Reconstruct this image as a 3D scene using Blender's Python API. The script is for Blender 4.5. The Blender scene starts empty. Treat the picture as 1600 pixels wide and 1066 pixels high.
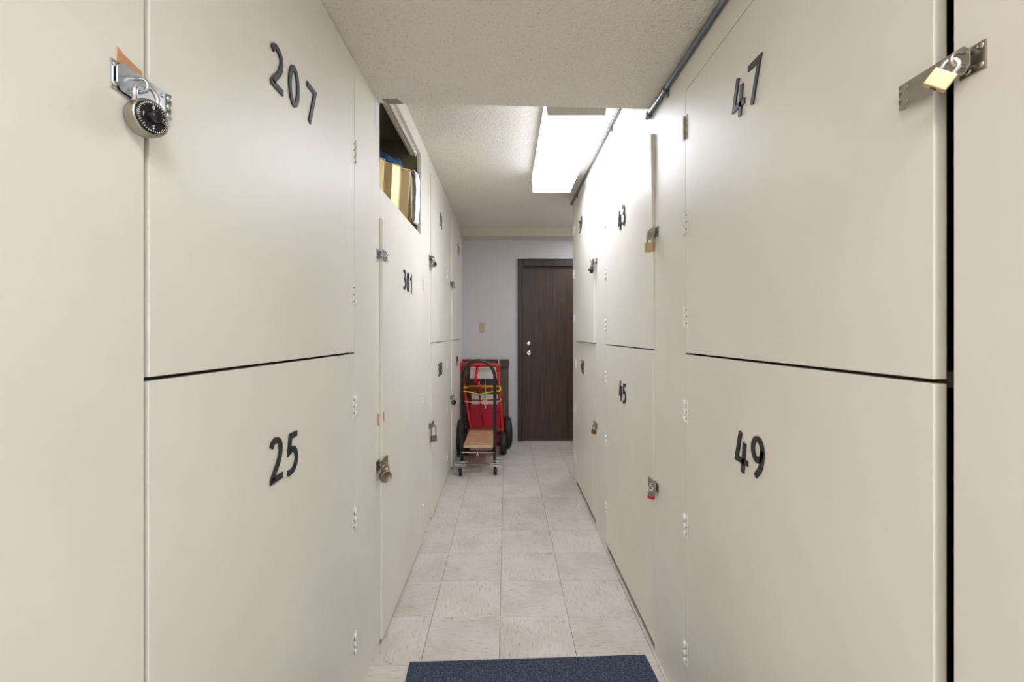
import bpy, bmesh, math, random
from mathutils import Vector, Matrix
random.seed(7)
PI = math.pi
SC = bpy.context.scene
COL = SC.collection

# ------------------------------------------------------------------ camera, world, lights, exposure
F = 728.0; CH = 1.2725; VX, VY = 791.0, 521.0
cam = bpy.data.cameras.new('camera'); camo = bpy.data.objects.new('camera', cam); COL.objects.link(camo)
camo.location = (0, 0, CH); camo.rotation_euler = (PI/2, 0, 0)
cam.sensor_width = 36; cam.lens = F/1600*36
cam.shift_x = (800-VX)/1600; cam.shift_y = -(533-VY)/1600
cam.clip_start = .02
SC.camera = camo
w = bpy.data.worlds.new('world'); SC.world = w; w.use_nodes = True
w.node_tree.nodes['Background'].inputs[0].default_value = (.9, .95, 1, 1)
w.node_tree.nodes['Background'].inputs[1].default_value = .3
vs = SC.view_settings
vs.view_transform = 'Standard'; vs.look = 'None'; vs.gamma = 1; vs.use_curve_mapping = False
vs.exposure = 1.04
FIXTURE_EMIT = 8.3          # the wraparound ceiling fixture down the aisle
def area(name, loc, sx, sy, power, col=(1, .97, .93)):
    l = bpy.data.lights.new(name, 'AREA'); l.shape = 'RECTANGLE'; l.size = sx; l.size_y = sy
    l.energy = power; l.color = col
    o = bpy.data.objects.new(name, l); COL.objects.link(o); o.location = loc
    return o
# unseen area lamps behind the viewer; the first stands for an inferred fixture
a1 = area('ceiling_lamp_behind', (.40, -1.0, 2.40), .3, 1.2, 14, (.745, .86, 1))
a4 = area('warm_fill_behind', (-.33, -1.0, 2.40), .3, 1.2, 7.5, (1, .95, .91))  # added warm fill, no fixture of its own, tints the right wall
a2 = area('rear_fill_far', (0.05, -2.6, 2.40), .3, 1.2, 8, (.82, .93, 1))  # unseen fill light further back along the aisle
a3 = area('alcove_fill', (1.05, 4.75, 2.40), .3, .6, 5, (.93, .96, 1))     # unseen fill added in the alcove to brighten the end wall

# ------------------------------------------------------------------ materials
def mat(name, rgb, rough=.5, metal=0, spec=.5):
    m = bpy.data.materials.new(name); m.use_nodes = True
    b = m.node_tree.nodes['Principled BSDF']
    c = [((v/255)/12.92 if v/255 <= .04045 else ((v/255+.055)/1.055)**2.4) for v in rgb]
    b.inputs['Base Color'].default_value = (*c, 1)
    b.inputs['Roughness'].default_value = rough; b.inputs['Metallic'].default_value = metal
    b.inputs['Specular IOR Level'].default_value = spec
    m['rgb'] = c
    return m
def N(m, t, **kw):
    n = m.node_tree.nodes.new(t)
    for k, v in kw.items():
        if k in n.inputs: n.inputs[k].default_value = v
        else: setattr(n, k, v)
    return n
def L(m, a, ai, b, bi): m.node_tree.links.new(a.outputs[ai], b.inputs[bi])
def coords(m, scale=(1, 1, 1), kind='Object'):
    tc = N(m, 'ShaderNodeTexCoord'); mp = N(m, 'ShaderNodeMapping'); mp.inputs['Scale'].default_value = scale
    L(m, tc, kind, mp, 'Vector'); return mp
def bump(m, scale, strength, dist=.002, sc=(1, 1, 1), detail=3, prev=None, coord='Object'):
    b = m.node_tree.nodes['Principled BSDF']
    mp = coords(m, sc, coord); n = N(m, 'ShaderNodeTexNoise', Scale=scale, Detail=detail)
    L(m, mp, 0, n, 'Vector')
    bp = N(m, 'ShaderNodeBump', Strength=strength, Distance=dist)
    L(m, n, 0, bp, 'Height')
    if prev: L(m, prev, 0, bp, 'Normal')
    L(m, bp, 0, b, 'Normal')
    return bp
def ramp(m, src, out, pts):
    r = N(m, 'ShaderNodeValToRGB'); e = r.color_ramp.elements
    while len(e) < len(pts): e.new(.5)
    for i, (p, c) in enumerate(pts):
        e[i].position = p; e[i].color = (*c, 1) if len(c) == 3 else c
    L(m, src, out, r, 'Fac'); return r
def mixc(m, fac, fo, a, b, mode='MIX'):
    x = N(m, 'ShaderNodeMix', data_type='RGBA', blend_type=mode)
    if fac is None: x.inputs[0].default_value = fo
    else: L(m, fac, fo, x, 0)
    for i, v in ((6, a), (7, b)):
        if isinstance(v, tuple) and not hasattr(v[0], 'outputs'): x.inputs[i].default_value = (*v[:3], 1)
        else: m.node_tree.links.new(v[0].outputs[v[1]], x.inputs[i])
    return x
def setcol(m, n, out):
    m.node_tree.links.new(n.outputs[out], m.node_tree.nodes['Principled BSDF'].inputs['Base Color'])

def paint(name, rgb, rough=.42):
    m = mat(name, rgb, rough, spec=.45); c = m['rgb']
    b1 = bump(m, 260, .16, .001)
    b2 = bump(m, 9, .5, .0022, (1, 1, .35), 2, prev=b1)
    mp = coords(m); n = N(m, 'ShaderNodeTexNoise', Scale=2.2, Detail=5); L(m, mp, 0, n, 'Vector')
    r = ramp(m, n, 0, [(.35, tuple(v*.955 for v in c)), (.65, tuple(min(1, v*1.02) for v in c))])
    v = N(m, 'ShaderNodeTexVoronoi', Scale=6); mv = coords(m, (1, 1, .6)); L(m, mv, 0, v, 'Vector')
    k = ramp(m, v, 'Distance', [(0, (1, 1, 1)), (.022, (1, 1, 1)), (.04, (0, 0, 0))])
    v2 = N(m, 'ShaderNodeTexNoise', Scale=1.1); L(m, mv, 0, v2, 'Vector')
    k2 = ramp(m, v2, 0, [(.5, (0, 0, 0)), (.62, (.6, .6, .6))])
    mm = mixc(m, None, 1.0, (k, 0), (k2, 0), 'MULTIPLY')
    s = mixc(m, mm, 2, (r, 0), (c[0]*.5, c[1]*.45, c[2]*.38))
    setcol(m, s, 2)
    return m
M = {}
M['cream'] = paint('cream_paint', (236, 230, 219))
M['cream_edge'] = paint('cream_edge_paint', (235, 230, 220), .5)
M['hinge'] = mat('painted_hinge', (238, 235, 227), .4)
M['hinge_bare'] = mat('tan_hinge', (168, 160, 138), .4)
M['slot'] = mat('dark_slot', (44, 38, 30), .6)
M['bluegrey'] = mat('gap_lining', (92, 98, 116), .8)
M['rawwood'] = mat('raw_wood', (205, 150, 108), .7)
M['digit'] = mat('black_glitter_number', (34, 36, 40), .42)
m = M['digit']; mp = coords(m); v = N(m, 'ShaderNodeTexVoronoi', Scale=650); L(m, mp, 0, v, 'Vector')
r = ramp(m, v, 'Distance', [(0, (.13, .14, .16)), (.22, (.010, .011, .013))]); setcol(m, r, 0)
bump(m, 900, .6, .001)
# popcorn ceiling
def popcorn(name, rgb):
    m = mat(name, rgb, .95, spec=.1); c = m['rgb']
    b1 = bump(m, 120, 1, .006, detail=4); bump(m, 45, .6, .006, prev=b1)
    mp = coords(m); n = N(m, 'ShaderNodeTexNoise', Scale=105, Detail=4, Roughness=.7); L(m, mp, 0, n, 'Vector')
    r = ramp(m, n, 0, [(.3, tuple(v*.66 for v in c)), (.42, tuple(v*.97 for v in c)), (.7, c)])
    setcol(m, r, 0); return m
M['popcorn'] = popcorn('popcorn_ceiling', (240, 232, 221))
M['white_wall'] = mat('white_wall', (208, 205, 208), .6)
bump(M['white_wall'], 120, .15, .001)
M['beam'] = mat('beam_paint', (216, 208, 193), .6)
# vinyl tile
def vinyl():
    m = mat('vinyl_tile', (218, 209, 200), .34, spec=.5); c = m['rgb']
    oi = N(m, 'ShaderNodeObjectInfo'); tc = N(m, 'ShaderNodeTexCoord')
    add = N(m, 'ShaderNodeVectorMath', operation='ADD')
    sc = N(m, 'ShaderNodeVectorMath', operation='SCALE'); sc.inputs['Scale'].default_value = 7.3
    L(m, oi, 'Location', sc, 0)
    L(m, tc, 'Object', add, 0); L(m, sc, 0, add, 1)
    mp = N(m, 'ShaderNodeMapping'); mp.inputs['Scale'].default_value = (19, 120, 19); L(m, add, 0, mp, 'Vector')
    n = N(m, 'ShaderNodeTexNoise', Scale=1, Detail=5, Roughness=.7, Distortion=.3); L(m, mp, 0, n, 'Vector')
    r = ramp(m, n, 0, [(.33, (c[0]*.58, c[1]*.52, c[2]*.44)), (.43, (c[0]*.95, c[1]*.94, c[2]*.93)),
                      (.62, c), (.74, tuple(min(.92, v*1.12) for v in c))])
    n2 = N(m, 'ShaderNodeTexNoise', Scale=5, Detail=5); L(m, add, 0, n2, 'Vector')
    r2 = ramp(m, n2, 0, [(.3, (.86, .84, .82)), (.6, (1, 1, 1))])
    x = mixc(m, None, 1.0, (r, 0), (r2, 0), 'MULTIPLY')
    mp3 = N(m, 'ShaderNodeMapping'); mp3.inputs['Scale'].default_value = (26, 9, 10); L(m, add, 0, mp3, 'Vector')
    n3 = N(m, 'ShaderNodeTexNoise', Scale=1, Detail=2); L(m, mp3, 0, n3, 'Vector')
    r3 = ramp(m, n3, 0, [(.73, (0, 0, 0)), (.77, (.7, .7, .7))])
    y = mixc(m, r3, 0, (x, 2), (.30, .19, .09)); setcol(m, y, 2)
    hsv = N(m, 'ShaderNodeHueSaturation'); L(m, y, 2, hsv, 'Color')
    mr = N(m, 'ShaderNodeMapRange'); mr.inputs[3].default_value = .95; mr.inputs[4].default_value = 1.04
    L(m, oi, 'Random', mr, 0); L(m, mr, 0, hsv, 'Value'); setcol(m, hsv, 0)
    bump(m, 40, .12, .001)
    return m
M['vinyl'] = vinyl()
M['joint'] = mat('tile_joint', (96, 86, 76), .9)
# mat carpet
m = M['mat'] = mat('navy_carpet', (66, 76, 92), .95, spec=.1)
mp = coords(m); n = N(m, 'ShaderNodeTexNoise', Scale=130, Detail=4, Roughness=.85); L(m, mp, 0, n, 'Vector')
r = ramp(m, n, 0, [(.36, (.022, .03, .045)), (.52, (.062, .08, .115)), (.66, (.17, .2, .26))]); setcol(m, r, 0)
bump(m, 260, 1, .005)
# dark brown wood-grain
def wood(name, c1, c2, sc=(60, 60, 2.2), rough=.4, scale=1.0):
    m = mat(name, (90, 60, 40), rough)
    mp = coords(m, sc); n = N(m, 'ShaderNodeTexNoise', Scale=scale, Detail=5, Roughness=.65, Distortion=.4); L(m, mp, 0, n, 'Vector')
    f = lambda c: tuple(((v/255+.055)/1.055)**2.4 for v in c)
    r = ramp(m, n, 0, [(.32, f(c1)), (.68, f(c2))]); setcol(m, r, 0)
    return m
M['doorwood'] = wood('dark_walnut_veneer', (44, 30, 24), (86, 62, 48), rough=.38)
M['frame_wood'] = wood('dark_door_frame', (40, 29, 26), (62, 46, 40), rough=.4)
M['ply'] = wood('plywood', (172, 120, 88), (214, 166, 130), (9, 60, 20), .6)
M['ply_edge'] = wood('plywood_edge', (212, 170, 140), (236, 200, 172), (60, 9, 90), .7)
M['boardwood'] = wood('weathered_board', (84, 66, 54), (122, 102, 88), (30, 30, 3), .8)
M['batten'] = wood('dark_batten', (66, 50, 44), (98, 80, 70), (4, 30, 30), .8)
def metal(name, rgb, rough): return mat(name, rgb, rough, 1.0)
M['zinc'] = metal('zinc_plated', (196, 200, 204), .26)
M['steel'] = metal('brushed_steel', (176, 170, 158), .36)
M['chrome'] = metal('chrome', (225, 225, 230), .1)
M['galv'] = metal('galvanised_conduit', (128, 134, 136), .38)
M['brass'] = metal('brass', (204, 176, 136), .36)
M['bronze'] = metal('dull_bronze', (140, 112, 62), .4)
M['olive'] = metal('aged_nickel', (150, 140, 118), .38)
M['black'] = mat('black_enamel', (22, 22, 24), .3)
M['dialblack'] = mat('dial_black', (18, 20, 26), .22)
M['white'] = mat('white_mark', (235, 235, 232), .5)
M['rubber'] = mat('black_rubber', (26, 27, 30), .55)
M['red'] = mat('red_enamel', (205, 14, 24), .32)
M['darkred'] = mat('dark_red_tube', (160, 12, 24), .35)
M['crimson'] = mat('crimson_plastic', (205, 32, 62), .45)
M['redplastic'] = mat('red_bumper', (200, 30, 40), .4)
M['blueplastic'] = mat('blue_bumper', (60, 66, 120), .5)
M['carton_white'] = mat('white_carton', (222, 218, 214), .6)
M['carton_black'] = mat('dark_band', (44, 50, 60), .5)
M['cardboard'] = mat('brown_cardboard', (120, 82, 62), .8)
M['bungee'] = mat('yellow_green_cord', (208, 214, 40), .6)
M['yellow'] = mat('yellow_cord', (226, 190, 70), .6)
M['string'] = mat('white_string', (222, 212, 198), .8)
M['ivory'] = mat('ivory_plastic', (190, 176, 152), .4)
M['interior'] = wood('locker_interior', (112, 103, 78), (132, 122, 94), (3, 3, 3), .8)
M['track'] = mat('track_plastic', (226, 220, 204), .4)
M['gold'] = metal('gold_foil', (186, 164, 122), .36)
M['gold'].node_tree.nodes['Principled BSDF'].inputs['Metallic'].default_value = .75
M['blue'] = mat('blue_cloth', (44, 84, 128), .9); bump(M['blue'], 60, .8, .01)
M['whitecloth'] = mat('white_cloth', (238, 236, 236), .8); bump(M['whitecloth'], 90, .5, .004, (1, 1, .3))
M['grey'] = mat('grey_patch', (150, 146, 134), .7)
M['paper'] = mat('paper', (232, 230, 232), .7)
M['endcap'] = mat('fixture_endcap', (214, 208, 200), .5)
M['fix'] = mat('diffuser', (245, 245, 245), .4)
b = M['fix'].node_tree.nodes['Principled BSDF']
b.inputs['Emission Color'].default_value = (.82, .885, 1, 1); b.inputs['Emission Strength'].default_value = FIXTURE_EMIT

m = M['fixside'] = mat('diffuser_side', (245, 245, 245), .4)
b = m.node_tree.nodes['Principled BSDF']
b.inputs['Emission Color'].default_value = (.82, .885, 1, 1); b.inputs['Emission Strength'].default_value = FIXTURE_EMIT*.33

# ------------------------------------------------------------------ mesh helpers
def V(*a): return Vector(a)
class MB:
    """collects shapes in world coordinates; build() links ONE object"""
    def __init__(s): s.bm = bmesh.new(); s.mats = []
    def mi(s, m):
        if m is None: return 0
        if m not in s.mats: s.mats.append(m)
        return s.mats.index(m)
    def hexa(s, vs_, m=None, bevel=0):
        idx = s.mi(m); v = [s.bm.verts.new(p) for p in vs_]
        fs = [s.bm.faces.new([v[i] for i in q]) for q in ((0,1,2,3), (7,6,5,4), (0,4,5,1), (1,5,6,2), (2,6,7,3), (3,7,4,0))]
        for f in fs: f.material_index = idx
        if bevel:
            es = {e for f in fs for e in f.edges}
            r = bmesh.ops.bevel(s.bm, geom=list(es), offset=bevel, segments=2, affect='EDGES', profile=.6)
            for f in r['faces']: f.material_index = idx
        return s
    def box(s, a, b, m=None, bevel=0):
        x0, x1 = sorted((a[0], b[0])); y0, y1 = sorted((a[1], b[1])); z0, z1 = sorted((a[2], b[2]))
        return s.hexa([(x0,y0,z0), (x1,y0,z0), (x1,y1,z0), (x0,y1,z0), (x0,y0,z1), (x1,y0,z1), (x1,y1,z1), (x0,y1,z1)], m, bevel)
    def obox(s, c, ax, ay, az, m=None, bevel=0):
        c, ax, ay, az = map(Vector, (c, ax, ay, az))
        return s.hexa([c-ax-ay-az, c+ax-ay-az, c+ax+ay-az, c-ax+ay-az, c-ax-ay+az, c+ax-ay+az, c+ax+ay+az, c-ax+ay+az], m, bevel)
    def tube(s, pts, r, n=12, m=None, cap=True, closed=False):
        idx = s.mi(m); pts = [Vector(p) for p in pts]; rings = []; k = len(pts); up = None
        for i, p in enumerate(pts):
            if closed: t = pts[(i+1) % k]-pts[i-1]
            else: t = pts[min(i+1, k-1)]-pts[max(i-1, 0)]
            t.normalize()
            if up is None:
                up = V(0, 0, 1) if abs(t.z) < .9 else V(1, 0, 0)
            u = (up-t*up.dot(t)).normalized(); up = u; w_ = t.cross(u)
            rr = r[i] if isinstance(r, (list, tuple)) else r
            rings.append([s.bm.verts.new(p+(u*math.cos(2*PI*j/n)+w_*math.sin(2*PI*j/n))*rr) for j in range(n)])
        for i in range(k if closed else k-1):
            a, b_ = rings[i], rings[(i+1) % k]
            for j in range(n):
                f = s.bm.faces.new([a[j], a[(j+1) % n], b_[(j+1) % n], b_[j]]); f.material_index = idx; f.smooth = True
        if cap and not closed:
            for rg in (rings[0], rings[-1]):
                f = s.bm.faces.new(rg); f.material_index = idx
        return s
    def cyl(s, a, b_, r, n=20, m=None, r2=None): return s.tube([a, b_], [r, r if r2 is None else r2], n, m)
    def lathe(s, c, axis, prof, n=28, m=None):
        """prof: (distance along the axis, radius); radius 0 closes"""
        idx = s.mi(m); c = Vector(c); t = Vector(axis).normalized()
        up = V(0, 0, 1) if abs(t.z) < .9 else V(1, 0, 0)
        u = (up-t*up.dot(t)).normalized(); w_ = t.cross(u); rings = []
        for d, r in prof:
            if r < 1e-6: rings.append([s.bm.verts.new(c+t*d)])
            else: rings.append([s.bm.verts.new(c+t*d+(u*math.cos(2*PI*j/n)+w_*math.sin(2*PI*j/n))*r) for j in range(n)])
        for a, b_ in zip(rings, rings[1:]):
            for j in range(n):
                q = [a[j % len(a)], a[(j+1) % len(a)], b_[(j+1) % len(b_)], b_[j % len(b_)]]
                q = list(dict.fromkeys(q))
                if len(q) > 2:
                    f = s.bm.faces.new(q); f.material_index = idx; f.smooth = True
        return s
    def prism(s, poly, a, b_, m=None):
        """poly: list of world points (planar), extruded by vector from offset a to offset b"""
        idx = s.mi(m); a, b_ = Vector(a), Vector(b_)
        p = [s.bm.verts.new(Vector(q)+a) for q in poly]; q_ = [s.bm.verts.new(Vector(q)+b_) for q in poly]; n = len(p)
        fs = [s.bm.faces.new(p), s.bm.faces.new(q_[::-1])]
        fs += [s.bm.faces.new([p[i], q_[i], q_[(i+1) % n], p[(i+1) % n]]) for i in range(n)]
        for f in fs: f.material_index = idx
        return s
    def build(s, name, material=None, parent=None, origin=None, **props):
        bm = s.bm
        bmesh.ops.recalc_face_normals(bm, faces=bm.faces)
        off = Vector(origin) if origin is not None else Vector((0, 0, 0))
        po = parent
        world = Vector((0, 0, 0))
        while po is not None: world += po.location; po = po.parent
        bmesh.ops.translate(bm, verts=bm.verts, vec=-(off if origin is not None else world))
        me = bpy.data.meshes.new(name); bm.to_mesh(me); bm.free()
        if s.mats and any(x is not None for x in s.mats):
            for x in s.mats: me.materials.append(x)
        else: me.materials.append(material)
        o = bpy.data.objects.new(name, me); COL.objects.link(o)
        if origin is not None: o.location = off-world
        if parent is not None: o.parent = parent
        for k, v_ in props.items(): o[k] = v_
        return o
def thing(name, label, cat, loc, group=None):
    o = bpy.data.objects.new(name, None); COL.objects.link(o); o.empty_display_size = .1
    o.location = loc; o['label'] = label; o['category'] = cat
    if group: o['group'] = group
    return o
def arc(cx, cy, r, a0, a1, n, ry=None):
    ry = r if ry is None else ry
    return [(cx+r*math.cos(math.radians(a0+(a1-a0)*i/n)), cy+ry*math.sin(math.radians(a0+(a1-a0)*i/n))) for i in range(n+1)]
def smooth(pts, n=6):
    out = []; P_ = [pts[0]]+list(pts)+[pts[-1]]
    for i in range(1, len(P_)-2):
        p0, p1, p2, p3 = (Vector(P_[j]) for j in (i-1, i, i+1, i+2))
        for k in range(n):
            t = k/n
            out.append(.5*((2*p1)+(-p0+p2)*t+(2*p0-5*p1+4*p2-p3)*t*t+(-p0+3*p1-3*p2+p3)*t**3))
    out.append(Vector(pts[-1])); return out

XL, XR = -.52, .593
def Wp(side, p, y, z): return V(XL+p, y, z) if side < 0 else V(XR-p, y, z)
def wbox(mb, side, p0, p1, y0, y1, z0, z1, m=None, bevel=0):
    return mb.box(Wp(side, p0, y0, z0), Wp(side, p1, y1, z1), m, bevel)

# ------------------------------------------------------------------ the setting
CEIL = CH+1.19
BK = -3.4
fl = MB().box((-.75, BK, -.06), (1.5, 5.6, -.004)).build('floor', M['joint'], kind='structure')
tile_me = {}
TS = .305
def tile_mesh(sx, sy):
    k = (round(sx, 4), round(sy, 4))
    if k not in tile_me:
        b_ = MB().box((-sx/2, -sy/2, -.004), (sx/2, sy/2, 0), None, .0007)
        o = b_.build('tile', M['vinyl']); tile_me[k] = o.data; bpy.data.objects.remove(o)
    return tile_me[k]
for i in range(-2, 5):
    for j in range(-18, 12):
        x0, x1 = -.027+TS*i, -.027+TS*(i+1); y0, y1 = 2.090+TS*j, 2.090+TS*(j+1)
        if y1 < BK+.1: continue
        xmax = XR+.03 if y0 < 3.9 else 1.42
        x0c, x1c = max(x0, XL-.03), min(x1, xmax); y0c, y1c = y0, min(y1, 5.5)
        if x1c-x0c < .03 or y1c-y0c < .02: continue
        g = .0018
        flip = (i+j) % 2
        sx, sy = x1c-x0c-g, y1c-y0c-g
        o = bpy.data.objects.new('tile', tile_mesh(sy if flip else sx, sx if flip else sy)); COL.objects.link(o)
        o.location = ((x0c+x1c)/2, (y0c+y1c)/2, random.uniform(-.0002, .0002))
        if flip: o.rotation_euler.z = PI/2
        o.parent = fl

# high ceiling and lowered ceiling (bulkhead)
MB().box((-.7, BK, CEIL), (1.5, 5.6, CEIL+.08)).build('ceiling', M['popcorn'], kind='structure')
lc = MB().hexa([(XL, .15, CH+.937), (XR, .15, CH+.912), (XR, 1.895, CH+.912), (XL, 1.895, CH+.937),
                (XL, .15, CEIL), (XR, .15, CEIL), (XR, 1.895, CEIL), (XL, 1.895, CEIL)]).build('ceiling', M['popcorn'], kind='structure')
MB().hexa([(-.497, 1.862, CH+.9345), (-.432, 1.858, CH+.933), (-.418, 1.897, CH+.933), (-.485, 1.897, CH+.9345),
           (-.497, 1.862, CH+.937), (-.432, 1.858, CH+.937), (-.418, 1.897, CH+.937), (-.485, 1.897, CH+.937)]).build('patch', M['grey'], lc, label='grey patch on the ceiling edge')
# walls behind the lockers and at the aisle's ends
MB().box((-.62, 5.5, 0), (.136, 5.6, CEIL)).box((.136, 5.5, 2.149), (1.16, 5.6, CEIL)).box((1.16, 5.5, 0), (1.5, 5.6, CEIL)).build('wall_back', M['white_wall'], kind='structure')
MB().box((-.7, BK-.1, 0), (1.5, BK, CEIL)).build('wall_front', M['white_wall'], kind='structure')
MB().box((XL+.0005, 5.25, CH+1.103), (1.42, 5.5, CEIL)).build('trim_1', M['beam'], kind='structure')
MB().box((1.42, 4.0, 0), (1.5, 5.6, CEIL)).build('wall_alcove', M['white_wall'], kind='structure')

Z_TOP = CEIL
def panel(side, y0, y1, z0, z1, name, parent, th=.02):
    mb = MB(); wbox(mb, side, -th, 0, y0, y1, z0, z1, None, .0012)
    return mb.build(name, M['cream'], parent)
backL = MB().box((XL-.66, BK, 0), (XL-.62, 5.5, CEIL)).build('wall_left', M['interior'], kind='structure')
backR = MB().box((XR+.62, BK, 0), (XR+.66, 4.15, CEIL)).build('wall_right', M['interior'], kind='structure')
SPL = CH-.067
# stiles (left)
for y0, y1 in ((BK, .669), (1.597, 1.912), (2.825, 3.18), (4.07, 4.377), (5.25, 5.5)):
    panel(-1, y0, y1, 0, Z_TOP, 'stile', backL)
# header rails (left)
for y0, y1, c in ((.669, 1.597, .9365), (1.912, 2.825, 1.09), (3.18, 4.07, 1.094), (4.377, 5.25, 1.09)):
    panel(-1, y0, y1, CH+c, Z_TOP, 'header_rail', backL)
panel(-1, 1.912, 2.825, CH+.475, CH+.60, 'rail', backL)
# right
for y0, y1 in ((BK, .6176), (1.542, 1.861), (2.767, 3.084), (3.96, 4.15)):
    panel(1, y0, y1, 0, Z_TOP, 'stile', backR)
for y0, y1, c in ((.6176, 1.542, .803), (1.861, 2.767, .80), (3.084, 3.96, 1.05)):
    panel(1, y0, y1, CH+c, Z_TOP, 'header_rail', backR)
MB().box((XR+.02, 4.13, 0), (1.42, 4.15, CEIL)).build('end_panel', M['cream'], backR)
# bare wood showing where the paint came off
def patch(side, pts, parent, p=.0008):
    mb = MB(); t = V(1, 0, 0)*(-side)
    mb.prism([Wp(side, 0, y, z) for y, z in pts], t*0, t*p)
    return mb.build('bare_wood_patch', M['rawwood'], parent, label='bare orange wood patch')

# ------------------------------------------------------------------ house numbers
def digit_strokes(d):
    if d == '0': return [('c', arc(.29, .5, .215, 90, 450, 28, .435))]
    if d == '1': return [('o', [(.10, .74), (.33, .93), (.33, 0)])]
    if d == '2': return [('o', smooth([(.06, .80), (.13, .90), (.28, .935), (.44, .85), (.48, .68), (.40, .46), (.22, .25), (.07, .09)], 5)+[V(.07, .065), V(.56, .065)])]
    if d == '3': return [('o', smooth([(.08, .90), (.28, .935), (.45, .83), (.42, .64), (.24, .545)], 5)), ('o', smooth([(.24, .545), (.44, .48), (.52, .30), (.42, .12), (.24, .065), (.06, .10)], 5))]
    if d == '4': return [('o', [(.27, 1.0), (.07, .29), (.62, .29)]), ('o', [(.47, .76), (.38, 0)])]
    if d == '5': return [('o', [(.54, .935), (.20, .935), (.14, .56)]+smooth([(.17, .57), (.34, .60), (.48, .50), (.52, .33), (.43, .15), (.26, .07), (.06, .075)], 5))]
    if d == '7': return [('o', [(.04, .935), (.55, .935), (.22, 0)])]
    if d == '9': return [('c', arc(.30, .68, .205, 90, 450, 24, .255)), ('o', smooth([(.505, .70), (.50, .50), (.42, .26), (.22, .04)], 6))]
def ribbon(mb, pts, wd, f, closed):
    pts = [Vector(p[:2]) for p in pts]
    if closed: pts = pts[:-1]
    q = [pts[0]]
    for p in pts[1:]:
        if (p-q[-1]).length > 1e-3: q.append(p)
    pts = q; n = len(pts); Lf, Rt = [], []
    for i in range(n):
        a = pts[i]-pts[i-1] if (i or closed) else pts[1]-pts[0]
        b_ = pts[(i+1) % n]-pts[i] if (i < n-1 or closed) else pts[i]-pts[i-1]
        a.normalize(); b_.normalize(); na, nb = V(-a.y, a.x), V(-b_.y, b_.x)
        mm = (na+nb); mm = mm.normalized() if mm.length > .05 else na
        k = wd/2/max(.42, mm.dot(na))
        Lf.append(pts[i]+mm*k); Rt.append(pts[i]-mm*k)
    vs_ = [[mb.bm.verts.new(f(*c, h)) for c, h in ((Lf[i], 0), (Lf[i], 1), (Rt[i], 1), (Rt[i], 0))] for i in range(n)]
    for i in range(n if closed else n-1):
        a, b_ = vs_[i], vs_[(i+1) % n]
        for j in range(4): mb.bm.faces.new([a[j], a[(j+1) % 4], b_[(j+1) % 4], b_[j]])
    if not closed:
        mb.bm.faces.new(vs_[0]); mb.bm.faces.new(vs_[-1][::-1])
def digit(d, side, y, z, parent, h=.1, p0=0.0, th=.0035, tilt=0.0):
    mb = MB(); sg = 1 if side < 0 else -1; ct, st = math.cos(tilt), math.sin(tilt)
    def f(u, v, t):
        a, b_ = (u-.3)*h, (v-.5)*h
        a, b_ = a*ct-b_*st, a*st+b_*ct
        return Wp(side, p0+t*th, y+sg*a, z+b_)
    for kind, pts in digit_strokes(d): ribbon(mb, pts, .135, f, kind == 'c')
    return mb.build('digit', M['digit'], parent)

# ------------------------------------------------------------------ hinges, hasps, padlocks
def hinge(side, y, z, parent, p0, mt=None, h=.076):
    mb = MB(); mt = mt or M['hinge']
    wbox(mb, side, p0, p0+.0018, y-.019, y-.0025, z-h/2, z+h/2, mt)
    wbox(mb, side, p0, p0+.0018, y+.0025, y+.019, z-h/2, z+h/2, mt)
    for k in range(3):
        z0 = z-h/2+k*h/3+.001
        mb.cyl(Wp(side, p0+.0035, y, z0), Wp(side, p0+.0035, y, z0+h/3-.002), .0042, 10, mt)
    for dz in (-.3*h, .3*h, .0):
        for s in (-1, 1):
            yy = y+s*(.0115 if dz else .013)
            mb.cyl(Wp(side, p0+.0015, yy, z+dz), Wp(side, p0+.0024, yy, z+dz), .0032, 8, M['slot'])
    return mb.build('hinge', None, parent)
def hasp(side, ye, z, parent, p0, mt, kn=.044, end=-.044, st=-.018, hh=.019, lift=.004, plate=(-.052, -.006)):
    """flap hinged on the door at ye+kn, over a staple on the frame at ye+st"""
    mb = MB()
    y0, y1 = ye+end, ye+kn
    c = .008
    poly = [(y1, z-hh), (y1, z+hh), (y0+c, z+hh), (y0, z+hh-c), (y0, z-hh+c), (y0+c, z-hh)]
    t = V(-side, 0, 0)
    mb.prism([Wp(side, p0+lift, y, zz) for y, zz in poly], t*0, t*.0016, mt)
    for k in range(3):
        za = z-hh+k*hh*2/3+.0006
        mb.cyl(Wp(side, p0+.0045, y1+.003, za), Wp(side, p0+.0045, y1+.003, za+hh*2/3-.0012), .0046, 12, mt)
    for zz in (-.6*hh, .6*hh):
        mb.cyl(Wp(side, p0+lift+.0015, y1-.009, z+zz), Wp(side, p0+lift+.003, y1-.009, z+zz), .003, 10, mt)
    h = mb.build('hasp', None, parent)
    s_ = MB(); ys = ye+st
    wbox(s_, side, 0, .0025, ye+plate[0], ye+plate[1], z-hh*1.05, z+hh*.95, mt)
    top = p0+lift+.018
    a_ = [(0, .009)]+[(top-.008+.008*math.sin(math.radians(t_)), .009*math.cos(math.radians(t_))) for t_ in range(0, 181, 20)]+[(0, -.009)]
    s_.tube([Wp(side, q[0], ys, z+q[1]) for q in a_], .0026, 8, mt)
    for zz, yy in ((-.7*hh, ye+plate[0]+.006), (.65*hh, ye+plate[0]+.006), (-.7*hh, ye+plate[0]+.022)):
        s_.lathe(Wp(side, .0025, yy, z+zz), (-side, 0, 0), [(0, .0042), (.0012, .0036), (.0018, 0)], 10, mt)
    s_.build('staple', None, h)
    return Wp(side, p0+lift+.012, ys, z)
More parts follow.
